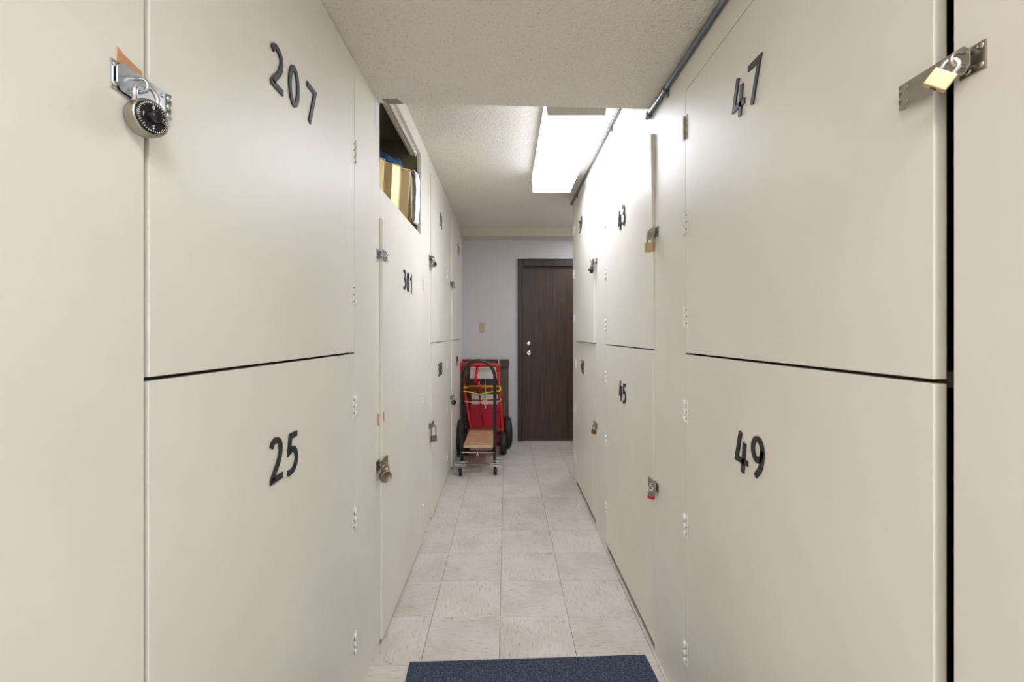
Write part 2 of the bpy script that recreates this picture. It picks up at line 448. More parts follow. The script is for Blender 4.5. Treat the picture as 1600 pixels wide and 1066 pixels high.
def padlock(kind, side, pos, label, bodym, shm, size=1.0, ang=0, axes=None, sh_h=.024, sh_w=.020, extra=None):
    o = thing('padlock', label, 'padlock', pos, 'padlocks on the storage lockers')
    T = V(-side, 0, 0)*math.cos(ang)+V(0, -1, 0)*math.sin(ang)
    W_ = T.cross(V(0, 0, 1)).normalized(); U = V(0, 0, 1)
    if axes:
        U = Vector(axes[1]).normalized(); T = Vector(axes[0]); T = (T-U*T.dot(U)).normalized(); W_ = T.cross(U)
    P_ = lambda a, t, z: Vector(pos)+W_*a+T*t+U*z
    s_ = size; rs = .0032*s_; hw = sh_w/2*s_; hh = sh_h*s_
    drop = -hh
    path = [P_(-hw, 0, drop-.008*s_)]+[P_(-hw*math.cos(math.radians(a)), 0, (-hw+hw*math.sin(math.radians(a)))) for a in range(0, 181, 15)]+[P_(hw, 0, drop-.008*s_)]
    MB().tube(path, rs, 10).build('shackle', shm, o)
    if kind == 'dial':
        r_ = .0245*s_; cz = drop-r_+.002*s_; th = .0105*s_
        MB().lathe(P_(0, 0, cz), T, [(-th, 0), (-th, r_*.86), (-th*.85, r_*.97), (-th*.4, r_), (th*.7, r_), (th*.95, r_*.97), (th, r_*.9), (th*.9, r_*.86), (th*.9, 0)], 40).build('body', bodym, o)
        d = MB().lathe(P_(0, 0, cz), T, [(th*.9, r_*.85), (th*1.12, r_*.83), (th*1.2, r_*.6), (th*1.25, 0)], 40).build('dial', M['dialblack'], o)
        tk = MB()
        for k in range(40):
            a = 2*PI*k/40; big = k % 5 == 0
            c1, s1 = math.cos(a), math.sin(a)
            r0, r1 = r_*(.66 if big else .73), r_*.81
            rad = W_*c1+U*s1; tan = -W_*s1+U*c1
            tk.obox(P_(0, th*1.17, cz)+rad*(r0+r1)/2, rad*(r1-r0)/2, tan*r_*.014, T*th*.05)
        for k, ch in enumerate('0321'):
            a = PI/2+k*PI/2; cc = P_(0, th*1.24, cz)+(W_*math.cos(a)+U*math.sin(a))*r_*.53
            for kd, pts in digit_strokes(ch):
                ribbon(tk, pts, .14, lambda u, v, t: cc+W_*(u-.3)*r_*.2+U*(v-.5)*r_*.2+T*t*.0004, kd == 'c')
        tk.build('dial_marking', M['white'], d)
        MB().lathe(P_(0, 0, cz), T, [(th*1.2, r_*.36), (th*1.6, r_*.33), (th*2.1, r_*.27), (th*2.2, r_*.2), (th*2.2, 0)], 16).build('knob', M['dialblack'], d)
    elif kind == 'disc':
        r_ = .0245*s_; cz = drop-r_+.002*s_; th = .010*s_
        MB().lathe(P_(0, 0, cz), T, [(-th, 0), (-th, r_*.88), (-th*.7, r_), (th*.7, r_), (th, r_*.9), (th*1.05, r_*.84), (th*.92, r_*.8), (th*.92, 0)], 36).build('body', bodym, o)
    else:
        bw, bh, bt = extra or (.0165, .0135, .0065)
        bw, bh, bt = bw*s_, bh*s_, bt*s_
        mb = MB(); cz = drop-bh
        if kind == 'laminated':
            nl = 7
            for k in range(nl):
                mb.obox(P_(0, 0, drop-bh*2*(k+.5)/nl), W_*bw*(1 if k % 2 == 0 else .965), T*bt*(1 if k % 2 == 0 else .93), U*bh/nl, None, .0004)
            mb.build('body', bodym, o)
            MB().obox(P_(0, 0, drop-bh*2-.002*s_), W_*bw*1.04, T*bt*1.08, U*.0028*s_, None, .0008).build('bumper', M['blueplastic'], o)
        elif kind == 'bumper':
            mb.obox(P_(0, 0, cz), W_*bw, T*bt, U*bh, None, .002).build('body', bodym, o)
            MB().obox(P_(0, 0, drop-bh*1.65), W_*bw*1.1, T*bt*1.15, U*bh*.5, None, .002).build('bumper', M['redplastic'], o, label='red plastic bumper')
        else:
            mb.obox(P_(0, 0, cz), W_*bw, T*bt, U*bh, None, .0016*s_).build('body', bodym, o)
            MB().lathe(P_(0, 0, drop-2*bh), -U, [(-.0005, .0048*s_), (.0004, .0046*s_), (.0004, 0)], 16, M['olive']).obox(P_(0, 0, drop-2*bh-.0005), W_*.0034*s_, T*.0009*s_, U*.0004, M['slot']).build('keyhole', None, o)
    return o

# ------------------------------------------------------------------ lockers
def body_shell(side, y0, y1, z0, z1, o, m=None, depth=.6):
    mb = MB(); a, b_ = -.02, -depth; t = .012
    wbox(mb, side, b_, b_+t, y0, y1, z0, z1)
    wbox(mb, side, b_+t, a-.0005, y0, y0+t, z0, z1)
    wbox(mb, side, b_+t, a-.0005, y1-t, y1, z0, z1)
    wbox(mb, side, b_+t, a-.03, y0+t, y1-t, z0, z0+t)
    wbox(mb, side, b_+t, a-.03, y0+t, y1-t, z1-t, z1)
    return mb.build('body', m or M['interior'], o)
def locker(side, num, y0, y1, z0, z1, label, proud=0.0, warp=(0, 0), hinges=(), digits=(), hs=None, gap=.0022, near_gap=None, bare=()):
    o = thing('storage_locker', label, 'locker', Wp(side, -.3, (y0+y1)/2, z0), 'numbered storage lockers lining the aisle')
    body_shell(side, y0-.01, y1+.01, z0, z1, o)
    ng = gap if near_gap is None else near_gap
    a, b_ = y0+ng, y1-gap; za, zb = z0+gap*1.4, z1-gap*1.4
    th = .019
    near_b, near_t = proud+warp[0], proud+warp[1]; far = min(proud, .002) if proud < .012 else proud
    mb = MB()
    mb.hexa([Wp(side, far-th, b_, za), Wp(side, near_b-th, a, za), Wp(side, near_b, a, za), Wp(side, far, b_, za),
             Wp(side, far-th, b_, zb), Wp(side, near_t-th, a, zb), Wp(side, near_t, a, zb), Wp(side, far, b_, zb)], None, .001)
    d = mb.build('door', M['cream'], o)
    def pr(y, z):
        tz = (z-z0)/(z1-z0); n_ = near_b+(near_t-near_b)*tz
        return n_+(far-n_)*(y-a)/(b_-a)
    for ch, y, z in digits: digit(ch, side, y, z, d, p0=pr(y, z)+.0003, tilt=random.uniform(-.03, .03))
    for k, z in enumerate(hinges): hinge(side, y1, z, d, max(far, 0), M['hinge_bare'] if k in bare else M['hinge'])
    pos = None
    if hs:
        kw = dict(hs); z = kw.pop('z'); mt = kw.pop('m')
        pos = hasp(side, y0, z, o, max(pr(y0, z), 0)+.0005, mt, **kw)
    return o, d, pos
c = lambda v: CH+v
# left side
D = locker(-1, '207', .669, 1.597, SPL, c(.9365), 'upper cream storage locker numbered 207, top left', 0, (0, 0), [c(.623), c(.132)],
       [('2', 1.055, c(.600)), ('0', 1.138, c(.603)), ('7', 1.236, c(.606))], dict(z=c(.344), m=M['zinc'], st=-.022, end=-.053, kn=.037, plate=(-.058, -.012)), near_gap=.0095)
padlock('dial', -1, D[2]+V(.004, 0, 0), 'silver combination padlock with black dial on locker 207', M['steel'], M['chrome'], 1.03, ang=.30, sh_h=.022, sh_w=.030)
D = locker(-1, '25', .669, 1.597, .012, SPL, 'lower cream storage locker numbered 25, nearest on the left without padlock', 0, (0, 0), [c(-.25), c(-.638), c(-1.066)],
       [('2', 1.052, c(-.284)), ('5', 1.128, c(-.290))], near_gap=.0085)
D = locker(-1, '301', 1.912, 2.825, .012, c(.475), 'tall narrow-looking cream storage locker numbered 301 under the open cubby', .013, (0, 0), [c(.295), c(-.40), c(-1.075)],
       [('3', 2.316, c(.267)), ('0', 2.398, c(.262)), ('1', 2.478, c(.258))], dict(z=c(-.535), m=M['olive'], hh=.022))
lk301 = D[0]
padlock('disc', -1, D[2], 'round plain-backed grey padlock low on locker 301', M['olive'], M['steel'], 1.0, ang=.95, sh_w=.028)
hasp(-1, 1.912, c(.322), lk301, .0135, M['zinc'], kn=.05, end=-.03, hh=.02)
D = locker(-1, '21', 3.18, 4.07, SPL, c(1.094), 'upper cream storage locker numbered 21, left side before the last column', .011, (0, 0), [c(.88), c(.52), c(.123)],
       [('2', 3.612, c(.885)), ('1', 3.70, c(.875))], dict(z=c(.51), m=M['olive']))
padlock('dial', -1, D[2], 'small round combination padlock on locker 21', M['steel'], M['chrome'], .95, ang=.5, sh_h=.02)
D = locker(-1, '303', 3.18, 4.07, .012, SPL, 'lower cream storage locker numbered 303 with a blue-bottomed padlock', .011, (0, 0), [c(-.27), c(-.65), c(-1.08)],
       [('3', 3.535, c(-.278)), ('0', 3.615, c(-.278)), ('3', 3.70, c(-.278))], dict(z=c(-.625), m=M['olive']))
padlock('laminated', -1, D[2], 'laminated padlock with blue bumper and tall shackle on locker 303', M['olive'], M['steel'], 1.25, ang=.9, sh_h=.055, sh_w=.026)
D = locker(-1, '17', 4.377, 5.25, SPL, c(1.09), 'upper cream storage locker numbered 17, last on the left', .013, (0, 0), [],
       [('1', 4.88, c(.885)), ('7', 4.96, c(.87))], dict(z=c(.47), m=M['olive']))
padlock('block', -1, D[2], 'small dull padlock on upper locker 17 at the far left', M['olive'], M['steel'], 1.0, ang=.6)
D = locker(-1, '19', 4.377, 5.25, .012, SPL, 'lower cream storage locker numbered 19, last on the left', .013, (0, 0), [],
       [('1', 4.76, c(-.285)), ('9', 4.83, c(-.285))], dict(z=c(-.60), m=M['olive']))
padlock('dial', -1, D[2], 'round combination padlock on lower locker 19 beside the hand carts', M['olive'], M['chrome'], 1.0, ang=.7)
# right side
D = locker(1, '47', .6176, 1.542, SPL, c(.803), 'upper cream storage locker numbered 47, top right', 0, (0, 0), [c(.68), c(.366), c(.055)],
       [('4', 1.186, c(.600)), ('7', 1.112, c(.600))], None, near_gap=.0294, bare=(0,))
lk47 = D[0]
pos = hasp(1, .647, c(.347), lk47, .004, M['steel'], kn=.037, end=-.063, st=-.056, hh=.0175, lift=.007, plate=(-.073, -.040))
padlock('block', 1, pos, 'small brass padlock on the long steel hasp of locker 47', M['brass'], M['chrome'], 1.0, sh_h=.015, sh_w=.015, extra=(.0135, .0105, .006), axes=((-.62, -.70, -.25), (.42, -.38, .78)))
locker(1, '49', .6176, 1.542, .012, SPL, 'lower cream storage locker numbered 49, nearest on the right, three white hinges', 0, (0, 0), [c(-.258), c(-.637), c(-1.057)],
       [('4', 1.172, c(-.298)), ('9', 1.096, c(-.292))], None, near_gap=.0294)
D = locker(1, '43', 1.861, 2.767, SPL, c(.80), 'upper cream storage locker numbered 43 below the ceiling light', 0, (.001, .016), [c(.665), c(.357), c(.046)],
       [('4', 2.408, c(.583)), ('3', 2.325, c(.593))], dict(z=c(.40), m=M['steel']))
padlock('block', 1, D[2], 'square brass padlock on locker 43', M['brass'], M['steel'], 1.15, ang=.75, sh_h=.036, extra=(.0165, .0155, .0075))
D = locker(1, '45', 1.861, 2.767, .028, SPL, 'lower cream storage locker numbered 45 with a red-bottomed padlock', 0, (0, .006), [c(-.262), c(-.642), c(-1.04)],
       [('4', 2.40, c(-.296)), ('5', 2.325, c(-.302))], dict(z=c(-.605), m=M['steel']))
padlock('bumper', 1, D[2], 'small padlock with red bottom on locker 45', M['steel'], M['chrome'], .95, ang=.6, sh_h=.024, extra=(.0125, .013, .007))
D = locker(1, '39', 3.084, 3.96, SPL, c(1.05), 'upper cream storage locker numbered 39, last on the right', .015, (0, 0), [c(.877), c(.50), c(.127)],
       [('3', 3.65, c(.835)), ('9', 3.575, c(.85))], dict(z=c(.475), m=M['steel']))
padlock('dial', 1, D[2], 'black combination padlock seen edge-on on locker 39', M['black'], M['steel'], 1.0, ang=-.1, sh_h=.034)
D = locker(1, '41', 3.084, 3.96, .030, SPL, 'lower cream storage locker numbered 41, last on the right', 0, (0, .001), [c(-.254), c(-.64), c(-1.06)],
       [('4', 3.64, c(-.26)), ('1', 3.57, c(-.265))], dict(z=c(-.605), m=M['steel']))
padlock('block', 1, D[2], 'small bronze padlock on locker 41', M['bronze'], M['steel'], 1.0, ang=.6, sh_h=.03)
# raw wood chips
patch(-1, [(.621, c(.352)), (.6225, c(.384)), (.632, c(.379)), (.664, c(.373)), (.666, c(.352))], backL)
patch(-1, [(1.882, c(-.372)), (1.882, c(-.325)), (1.908, c(-.33)), (1.908, c(-.378))], backL)
MB().prism([(XL+.0131, y, z) for y, z in ((1.920, c(-.365)), (1.920, c(-.325)), (1.936, c(-.328)), (1.936, c(-.362)))], (0, 0, 0), (.0008, 0, 0)).build('bare_wood_patch', M['rawwood'], lk301, label='bare orange wood patch')

# open cubby above 301
cb = thing('storage_cubby', 'open doorless storage cubby above locker 301', 'cubby', (-.8, 2.37, c(.60)))
mb = MB(); y0, y1, z0, z1 = 1.905, 2.84, c(.60), CEIL-.002; t = .012
wbox(mb, -1, -.6, -.588, y0, y1, z0, z1); wbox(mb, -1, -.588, -.0205, y0, y0+t, z0, z1)
wbox(mb, -1, -.588, -.0205, y1-t, y1, z0, z1); wbox(mb, -1, -.588, -.0205, y0+t, y1-t, z1-t, z1)
mb.build('body', M['interior'], cb)
mb = MB(); wbox(mb, -1, -.588, -.0005, y0+t, y1-t, z0-.016, z0-.0005); mb.build('shelf', M['interior'], cb)
mb = MB(); wbox(mb, -1, -.062, -.021, 1.915, 2.82, c(1.078), c(1.115), M['cream_edge'])
wbox(mb, -1, -.030, -.024, 1.915, 2.82, c(1.070), c(1.078), M['track'])
wbox(mb, -1, -.048, -.044, 1.915, 2.82, c(1.070), c(1.078), M['track'])
mb.build('track', None, cb)
# gold bin
th_ = thing('gold_bin', 'shiny gold panelled bin inside the open cubby', 'bin', (-.62, 2.50, c(.601)))
u = Vector((.13, .22, 0)).normalized(); n_ = Vector((.22, -.13, 0)).normalized()
P0 = Vector((-.535, 2.625, 0))
def gp(a, d_, z, s): return P0-u*a+n_*d_+V(0, 0, z)
mb = MB()
front = [(-.012, -.010), (.015, .0), (.055, -.022), (.085, -.004), (.135, -.012), (.165, -.034), (.20, -.006), (.29, -.03), (.40, -.01)]
th2 = .004
for (a0, d0), (a1, d1) in zip(front, front[1:]):
    mb.hexa([gp(a0+.0, d0-.02, c(.603), 0), gp(a1, d1-.02, c(.603), 0), gp(a1, d1-.02-th2, c(.603), 0), gp(a0, d0-.02-th2, c(.603), 0),
             gp(a0, d0, c(.915), 0), gp(a1, d1, c(.915), 0), gp(a1, d1-th2, c(.915), 0), gp(a0, d0-th2, c(.915), 0)])
# other sides
mb.obox(gp(-.010, -.13, c(.76), 0), n_*.12, u*.002, V(0, 0, .155)); mb.obox(gp(.40, -.13, c(.76), 0), n_*.12, u*.002, V(0, 0, .155))
mb.obox(gp(.195, -.25, c(.76), 0), u*.205, n_*.002, V(0, 0, .155)); mb.obox(gp(.195, -.13, c(.605), 0), u*.2, n_*.11, V(0, 0, .002))
mb.build('body', M['gold'], th_)
MB().tube([gp(a, d_+.001, c(.917), 0) for a, d_ in front], .0035, 8).build('rim', M['gold'], th_)
# blue cloth: lumpy folded heap
def heap(name, mt, label, cat, cx, cy, z0, sx, sy, sz, rot, group=None):
    bm_ = bmesh.new(); bmesh.ops.create_icosphere(bm_, subdivisions=4, radius=1)
    from mathutils import noise
    for v in bm_.verts:
        d_ = noise.noise(v.co*1.6+V(3, 1, 2))*.35+.16*math.sin(v.co.x*9+v.co.y*3+2*noise.noise(v.co*2))
        v.co *= (1+d_*.6); v.co = V(v.co.x*sx, v.co.y*sy, max(v.co.z, -.5)*sz)
    for f in bm_.faces: f.smooth = True
    me = bpy.data.meshes.new(name); bm_.to_mesh(me); bm_.free(); me.materials.append(mt)
    o = bpy.data.objects.new(name, me); COL.objects.link(o); o.location = (cx, cy, z0); o.rotation_euler.z = rot
    o['label'] = label; o['category'] = cat
    return o
q = gp(.10, -.085, c(.915), 0)
heap('blue_cloth', M['blue'], 'crumpled blue cloth heaped in the gold bin', 'cloth', q.x, q.y, q.z, .14, .062, .075, math.atan2(u.y, u.x))
# white strap hanging beside the bin
mb = MB()
pts = smooth([(-.545, 2.70, c(.93)), (-.528, 2.70, c(.935)), (-.516, 2.70, c(.915)), (-.512, 2.695, c(.85)), (-.511, 2.685, c(.75)), (-.512, 2.67, c(.66)), (-.514, 2.665, c(.64)),
              (-.522, 2.67, c(.632)), (-.532, 2.68, c(.66)), (-.535, 2.69, c(.78)), (-.540, 2.70, c(.90))], 6)
for a, b_ in zip(pts, pts[1:]):
    pass
W2 = V(.15, 1, 0).normalized()*.034
def strap(pts, wv, th=.006):
    mb = MB(); rows = []
    for i, p in enumerate(pts):
        t_ = (pts[min(i+1, len(pts)-1)]-pts[max(i-1, 0)]).normalized(); nn = t_.cross(wv).normalized()*th/2
        k = 1-.12*math.sin(i*.7)
        rows.append([mb.bm.verts.new(p+a_) for a_ in (wv*k+nn*.3, wv*k*.8+nn, -wv*k*.8+nn, -wv*k+nn*.3, -wv*k-nn*.3, -wv*k*.8-nn, wv*k*.8-nn, wv*k-nn*.3)])
    for a, b_ in zip(rows, rows[1:]):
        for j in range(8):
            f = mb.bm.faces.new([a[j], a[(j+1) % 8], b_[(j+1) % 8], b_[j]]); f.smooth = True
    mb.bm.faces.new(rows[0]); mb.bm.faces.new(rows[-1][::-1]); return mb
o = strap(pts, W2).build('white_cloth', M['whitecloth'], None, origin=(-.52, 2.69, c(.63)))
o['label'] = 'folded white cloth hanging out of the cubby beside the gold bin'; o['category'] = 'cloth'
# faint paper on the stile
o = MB().obox((XL+.0006, 1.868, c(.875)), (.0005, 0, 0), (0, .027, -.008), (0, .006, .052)).build('paper_note', M['paper'], None, origin=(XL, 1.868, c(.875)))
o['label'] = 'small white paper note stuck beside the open cubby'; o['category'] = 'note'

# ------------------------------------------------------------------ ceiling light
fx = thing('ceiling_light', 'bright wraparound fluorescent ceiling light over the aisle', 'light', (.33, 2.8, CEIL))
FA, FB, FX0, FX1, FZ = 2.205, 3.43, .198, .468, c(1.037)
MB().box((FX0+.004, FA+.01, FZ), (FX1-.004, FB-.01, FZ+.004), None, .001).build('diffuser', M['fix'], fx)
for xa, xb in ((FX0, FX0-.010), (FX1, FX1+.010)):
    sg = 1 if xb > xa else -1
    MB().hexa([(xa-sg*.004, FA+.01, FZ), (xa, FA+.01, FZ), (xa, FB-.01, FZ), (xa-sg*.004, FB-.01, FZ),
               (xb-sg*.004, FA+.01, FZ+.095), (xb, FA+.01, FZ+.095), (xb, FB-.01, FZ+.095), (xb-sg*.004, FB-.01, FZ+.095)]).build('diffuser_side', M['fixside'], fx)
MB().box((FX0-.008, FA+.01, FZ+.095), (FX1+.008, FB-.01, CEIL-.0005)).build('housing', M['endcap'], fx)
for ya, yb in ((FA, FA+.0095), (FB-.0095, FB)):
    MB().hexa([(FX0-.003, ya, FZ-.003), (FX1+.003, ya, FZ-.003), (FX1+.003, yb, FZ-.003), (FX0-.003, yb, FZ-.003),
               (FX0-.014, ya, CEIL-.001), (FX1+.014, ya, CEIL-.001), (FX1+.014, yb, CEIL-.001), (FX0-.014, yb, CEIL-.001)], None, .002).build('end_cap', M['endcap'], fx)

# ------------------------------------------------------------------ conduits
def conduit(label, y0, y1, x, z, straps, elbow, coupl):
    o = thing('conduit', label, 'pipe', (x, y0, z))
    MB().tube([(x, y0, z), (x, y1, z)], .0095, 16).build('tube', M['galv'], o)
    for y in straps:
        MB().tube([(x, y-.008, z), (x, y+.008, z)], .0115, 16).box((x+.004, y-.008, z-.028), (XR-.0005, y+.008, z-.003)).cyl((XR-.002, y, z-.019), (XR-.006, y, z-.019), .004, 8).build('strap', M['galv'], o)
    for y, l in coupl:
        MB().lathe((x, y, z), (0, 1, 0), [(-l/2, .0095), (-l/2, .0125), (-l/2+.004, .0135), (l/2-.004, .0135), (l/2, .0125), (l/2, .0095)], 16).build('coupling', M['galv'], o)
    if elbow:
        pts = [(x, y1+elbow*.03*math.sin(a), z+elbow*.0+(.03-.03*math.cos(a))) for a in [k*PI/16 for k in range(9)]]
        MB().tube(pts+[(x, pts[-1][1], pts[-1][2]+.02)], .0105, 12).build('elbow', M['galv'], o)
    return o
conduit('grey metal conduit along the edge of the lowered ceiling', -.0, 1.908, .5815, c(.8915), (.6, 1.70), 0, ((1.905, .03),))
conduit('grey metal conduit along the raised ceiling above locker 43', 1.93, 4.15, .5815, c(1.155), (2.6, 3.86), 0, ((4.14, .03), (3.9, .02)))

# ------------------------------------------------------------------ brown door
d = MB().box((.197, 5.525, .012), (1.099, 5.565, 2.06)).build('door_1', M['doorwood'], kind='structure')
fr = MB()
fr.build('door_frame', M['frame_wood'], d) if False else fr.bm.free()
MB().box((.136, 5.475, 0), (.196, 5.60, 2.149), None, .003).box((1.10, 5.475, 0), (1.16, 5.60, 2.149), None, .003).box((.1965, 5.475, 2.062), (1.0995, 5.60, 2.149), None, .003)\
    .box((.1965, 5.51, 2.045), (1.0995, 5.524, 2.0615)).build('door_frame', M['frame_wood'], d)
MB().lathe((.264, 5.525, 1.038), (0, -1, 0), [(0, .034), (.006, .033), (.009, .022), (.012, .014), (.03, .013), (.036, .024), (.05, .028), (.062, .024), (.064, .015), (.06, .008), (.06, 0)], 28).build('knob', M['chrome'], d)
MB().lathe((.264, 5.525, 1.152), (0, -1, 0), [(0, .024), (.010, .023), (.014, .018), (.013, .007), (.012, 0)], 24).build('deadbolt', M['chrome'], d)
# light switch
sw = thing('light_switch', 'ivory toggle light switch on the white end wall', 'switch', (-.287, 5.5, 1.337))
MB().box((-.322, 5.494, 1.280), (-.252, 5.4998, 1.394), None, .002).build('plate', M['ivory'], sw)
MB().hexa([(-.292, 5.494, 1.328), (-.282, 5.494, 1.328), (-.282, 5.494, 1.346), (-.292, 5.494, 1.346), (-.291, 5.482, 1.322), (-.283, 5.482, 1.322), (-.283, 5.484, 1.334), (-.291, 5.484, 1.334)]).build('toggle', M['yellow'], sw)
for z in (1.307, 1.367):
    MB().cyl((-.287, 5.494, z), (-.287, 5.4925, z), .0035, 10).build('screw', M['olive'], sw)

# ------------------------------------------------------------------ floor mat
o = MB().box((-.46, -.45, .0005), (.46, .45, .009), None, .003)
mo = o.build('floor_mat', M['mat'], None)
ang = math.atan2(1.8345-1.792, .547+.372)
R_ = Matrix.Rotation(ang, 3, 'Z'); tl = Vector((-.372, 1.792, 0)); mo.rotation_euler.z = ang
mo.location = tl-R_ @ Vector((-.46, .45, 0))
mo['label'] = 'dark blue-grey carpet mat at the near end of the tiled floor'; mo['category'] = 'mat'

# ------------------------------------------------------------------ carts and clutter at the end wall
def wheel(o, c_, axis, R_t, wd, hub=None, name='wheel'):
    k = wd/2
    w_ = MB().lathe(c_, axis, [(-k*.75, R_t*.58), (-k, R_t*.72), (-k*.95, R_t*.88), (-k*.6, R_t*.98), (0, R_t), (k*.6, R_t*.98), (k*.95, R_t*.88), (k, R_t*.72), (k*.75, R_t*.58), (-k*.75, R_t*.58)], 36).build(name, M['rubber'], o)
    MB().lathe(c_, axis, [(-k*.5, 0), (-k*.8, R_t*.12), (-k*.8, R_t*.2), (-k*.3, R_t*.25), (-k*.6, R_t*.57), (k*.6, R_t*.57), (k*.3, R_t*.25), (k*.8, R_t*.2), (k*.8, R_t*.12), (k*.5, 0)], 24).build('rim', hub or M['black'], w_)
    return w_
ct = thing('platform_cart', 'black tube cart with arched handle and small plywood deck', 'cart', (-.25, 4.5, 0))
PXL, PXR, PY = -.401, -.104, 4.22
cxm, rad = (PXL+PXR)/2, (PXR-PXL)/2
pts = [(PXL, PY, .085), (PXL, PY, .4), (PXL, PY, .7)]+[(cxm-rad*math.cos(a), PY, .877+rad*math.sin(a)) for a in [k*PI/20 for k in range(21)]]+[(PXR, PY, .7), (PXR, PY, .4), (PXR, PY, .085)]
MB().tube(pts, .0145, 16).build('handle', M['black'], ct)
MB().box((PXL+.010, 4.25, .228), (PXR-.008, 4.92, .2495), M['ply'], .001).build('deck', None, ct)
MB().box((PXL+.010, 4.247, .2275), (PXR-.008, 4.2499, .2500), M['ply_edge']).build('deck_edge', None, ct, label='pale plywood front edge')
for x in (PXL+.012, PXR-.012):
    MB().tube([(x, PY+.01, .21), (x, 4.6, .208), (x, 4.86, .205), (x, 4.91, .12)], .012, 12).build('side_rail', M['black'], ct)
MB().tube([(PXL, PY, .205), (PXR, PY, .205)], .008, 10).build('crossbar', M['black'], ct)
MB().box((PXL-.02, PY-.005, .083), (PXR+.03, PY+.012, .094)).build('axle_bar', M['galv'], ct)
MB().tube([(-.42, 4.91, .11), (-.03, 4.91, .11)], .010, 10).build('axle', M['galv'], ct)
for x in (-.03, -.42):
    wheel(ct, (x, 4.91, .112), (1, 0, 0), .112, .07)
for x, y in ((PXL-.008, 4.155), (PXR+.006, 4.185)):
    cs = MB()
    cs.box((x-.05, y-.035, .096), (x+.05, y+.05, .0995)); cs.box((x-.056, y-.04, .112), (x+.05, y-.032, .118)); cs.box((x-.05, y+.02, .116), (x+.06, y+.026, .124))
    cs.tube([(x-.045, y-.03, .098), (x-.045, y-.034, .118)], .005, 8).tube([(x+.045, y-.03, .098), (x+.045, y-.034, .118)], .005, 8)
    cs.tube([(x-.06, y-.036, .1), (x-.02, y-.036, .106), (x+.03, y-.036, .130), (x+.06, y-.034, .132)], .0028, 6)
    cb_ = cs.build('caster', M['zinc'], ct)
    for sg in (-1, 1):
        MB().obox((x+sg*.0185, y, .066), (.0025, 0, 0), (0, .024, 0), (0, 0, .0295), None, .001).build('fork', M['zinc'], cb_)
    MB().lathe((x, y, .036), (1, .15, 0), [(-.013, 0), (-.0135, .022), (-.0125, .031), (-.006, .036), (.006, .036), (.0125, .031), (.0135, .022), (.013, 0)], 24).build('wheel', M['rubber'], cb_)
MB().tube(smooth([(PXL+.0, PY-.017, .198), (-.36, PY-.016, .196), (-.25, PY-.017, .2), (-.15, PY-.017, .2), (PXR, PY-.017, .2)], 5), .0028, 6)\
    .tube(smooth([(-.265, PY-.016, .215), (-.262, PY-.02, .19), (-.27, PY-.018, .16)], 4), .002, 5)\
    .tube(smooth([(-.262, PY-.018, .2), (-.255, PY-.02, .18), (-.245, PY-.018, .162)], 4), .002, 5).build('string', M['string'], ct)
# red hand truck
rt = thing('hand_truck', 'red hand truck leaning behind the black cart', 'hand truck', (-.24, 5.1, 0))
def atz(x, y, Y): return V((x-VX)/F*Y, Y, CH+(VY-y)/F*Y)
lt, lb = atz(721, 580, 5.17), atz(736, 671, 5.0); rtp, rb = atz(778, 580, 5.17), atz(785.5, 671, 5.06)
def ext(a, b_, z): t_ = (z-b_.z)/(a.z-b_.z); return b_+(a-b_)*t_
MB().tube([lt, lt*.5+lb*.5, lb, ext(lt, lb, .10)], .0135, 12).build('rail', M['red'], rt)
MB().tube([rtp, rtp*.5+rb*.5, rb, ext(rtp, rb, .10)], .0145, 12).build('rail', M['red'], rt)
g0, g1 = atz(717.5, 570.5, 5.14), atz(776, 571, 5.16)
MB().tube(smooth([lt, lt+V(-.012, -.01, .03), g0+V(.0, 0, 0), g0+V(.03, 0, .012), (g0+g1)/2+V(0, 0, .004), g1+V(-.04, 0, .008), g1+V(.012, 0, -.018), rtp], 6), .021, 14).build('grip', M['red'], rt)
ca = [atz(746, 573, 5.13), atz(743.5, 590, 5.11), atz(742.5, 600, 5.10)]
MB().tube(ca, .0165, 12).build('center_bar', M['red'], rt)
cbm = [atz(747, 599, 5.06), atz(749, 615, 5.05), atz(752, 640, 5.03), atz(755.5, 666, 5.0)]
MB().tube(cbm, .011, 10).build('center_bar', M['darkred'], rt)
MB().cyl(atz(747, 597, 5.07), atz(749.5, 610, 5.06), .019, 14).build('latch', M['red'], rt)
MB().cyl(atz(746, 609, 5.05), atz(748.5, 615, 5.04), .016, 12).build('latch_stop', M['black'], rt, label='black latch stop')
def onrail(a, b_, z): return ext(a, b_, z)
for y_, m_, r_ in ((607, 'darkred', .013), (625.5, 'darkred', .009), (643, 'darkred', .007)):
    zz = atz(750, y_, 5.07).z
    a, b_ = onrail(lt, lb, zz), onrail(rtp, rb, zz); mid = (a+b_)/2+V(0, 0, -.008)
    MB().tube([a, mid, b_], r_, 10).build('crossbar', M[m_], rt)
MB().box((lb.x-.04, 4.985, .232), (rb.x+.01, 5.0, .252)).build('shelf_bar', M['cardboard'], rt)
MB().box((lb.x-.02, 4.93, .02), (rb.x+.02, 4.935, .2)).build('toe_plate', M['darkred'], rt) if False else None
MB().tube([(-.475, 4.90, .18), (.012, 5.19, .17)], .012, 10).build('axle', M['galv'], rt)
MB().tube([ext(lt, lb, .10), (-.41, 4.93, .18)], .01, 8).tube([ext(rtp, rb, .10), (-.055, 5.15, .17)], .01, 8).build('bracket', M['darkred'], rt)
ax = (.04, .0, 0)
wheel(rt, (-.476, 4.90, .185), (1, .0, 0), .185, .074)
wheel(rt, (.010, 5.20, .172), (1, .12, 0), .172, .085)
MB().lathe(atz(727.5, 668, 4.95), (0, -1, 0), [(0, .009), (.008, .008), (.01, 0)], 12).build('axle_nut', M['zinc'], rt)
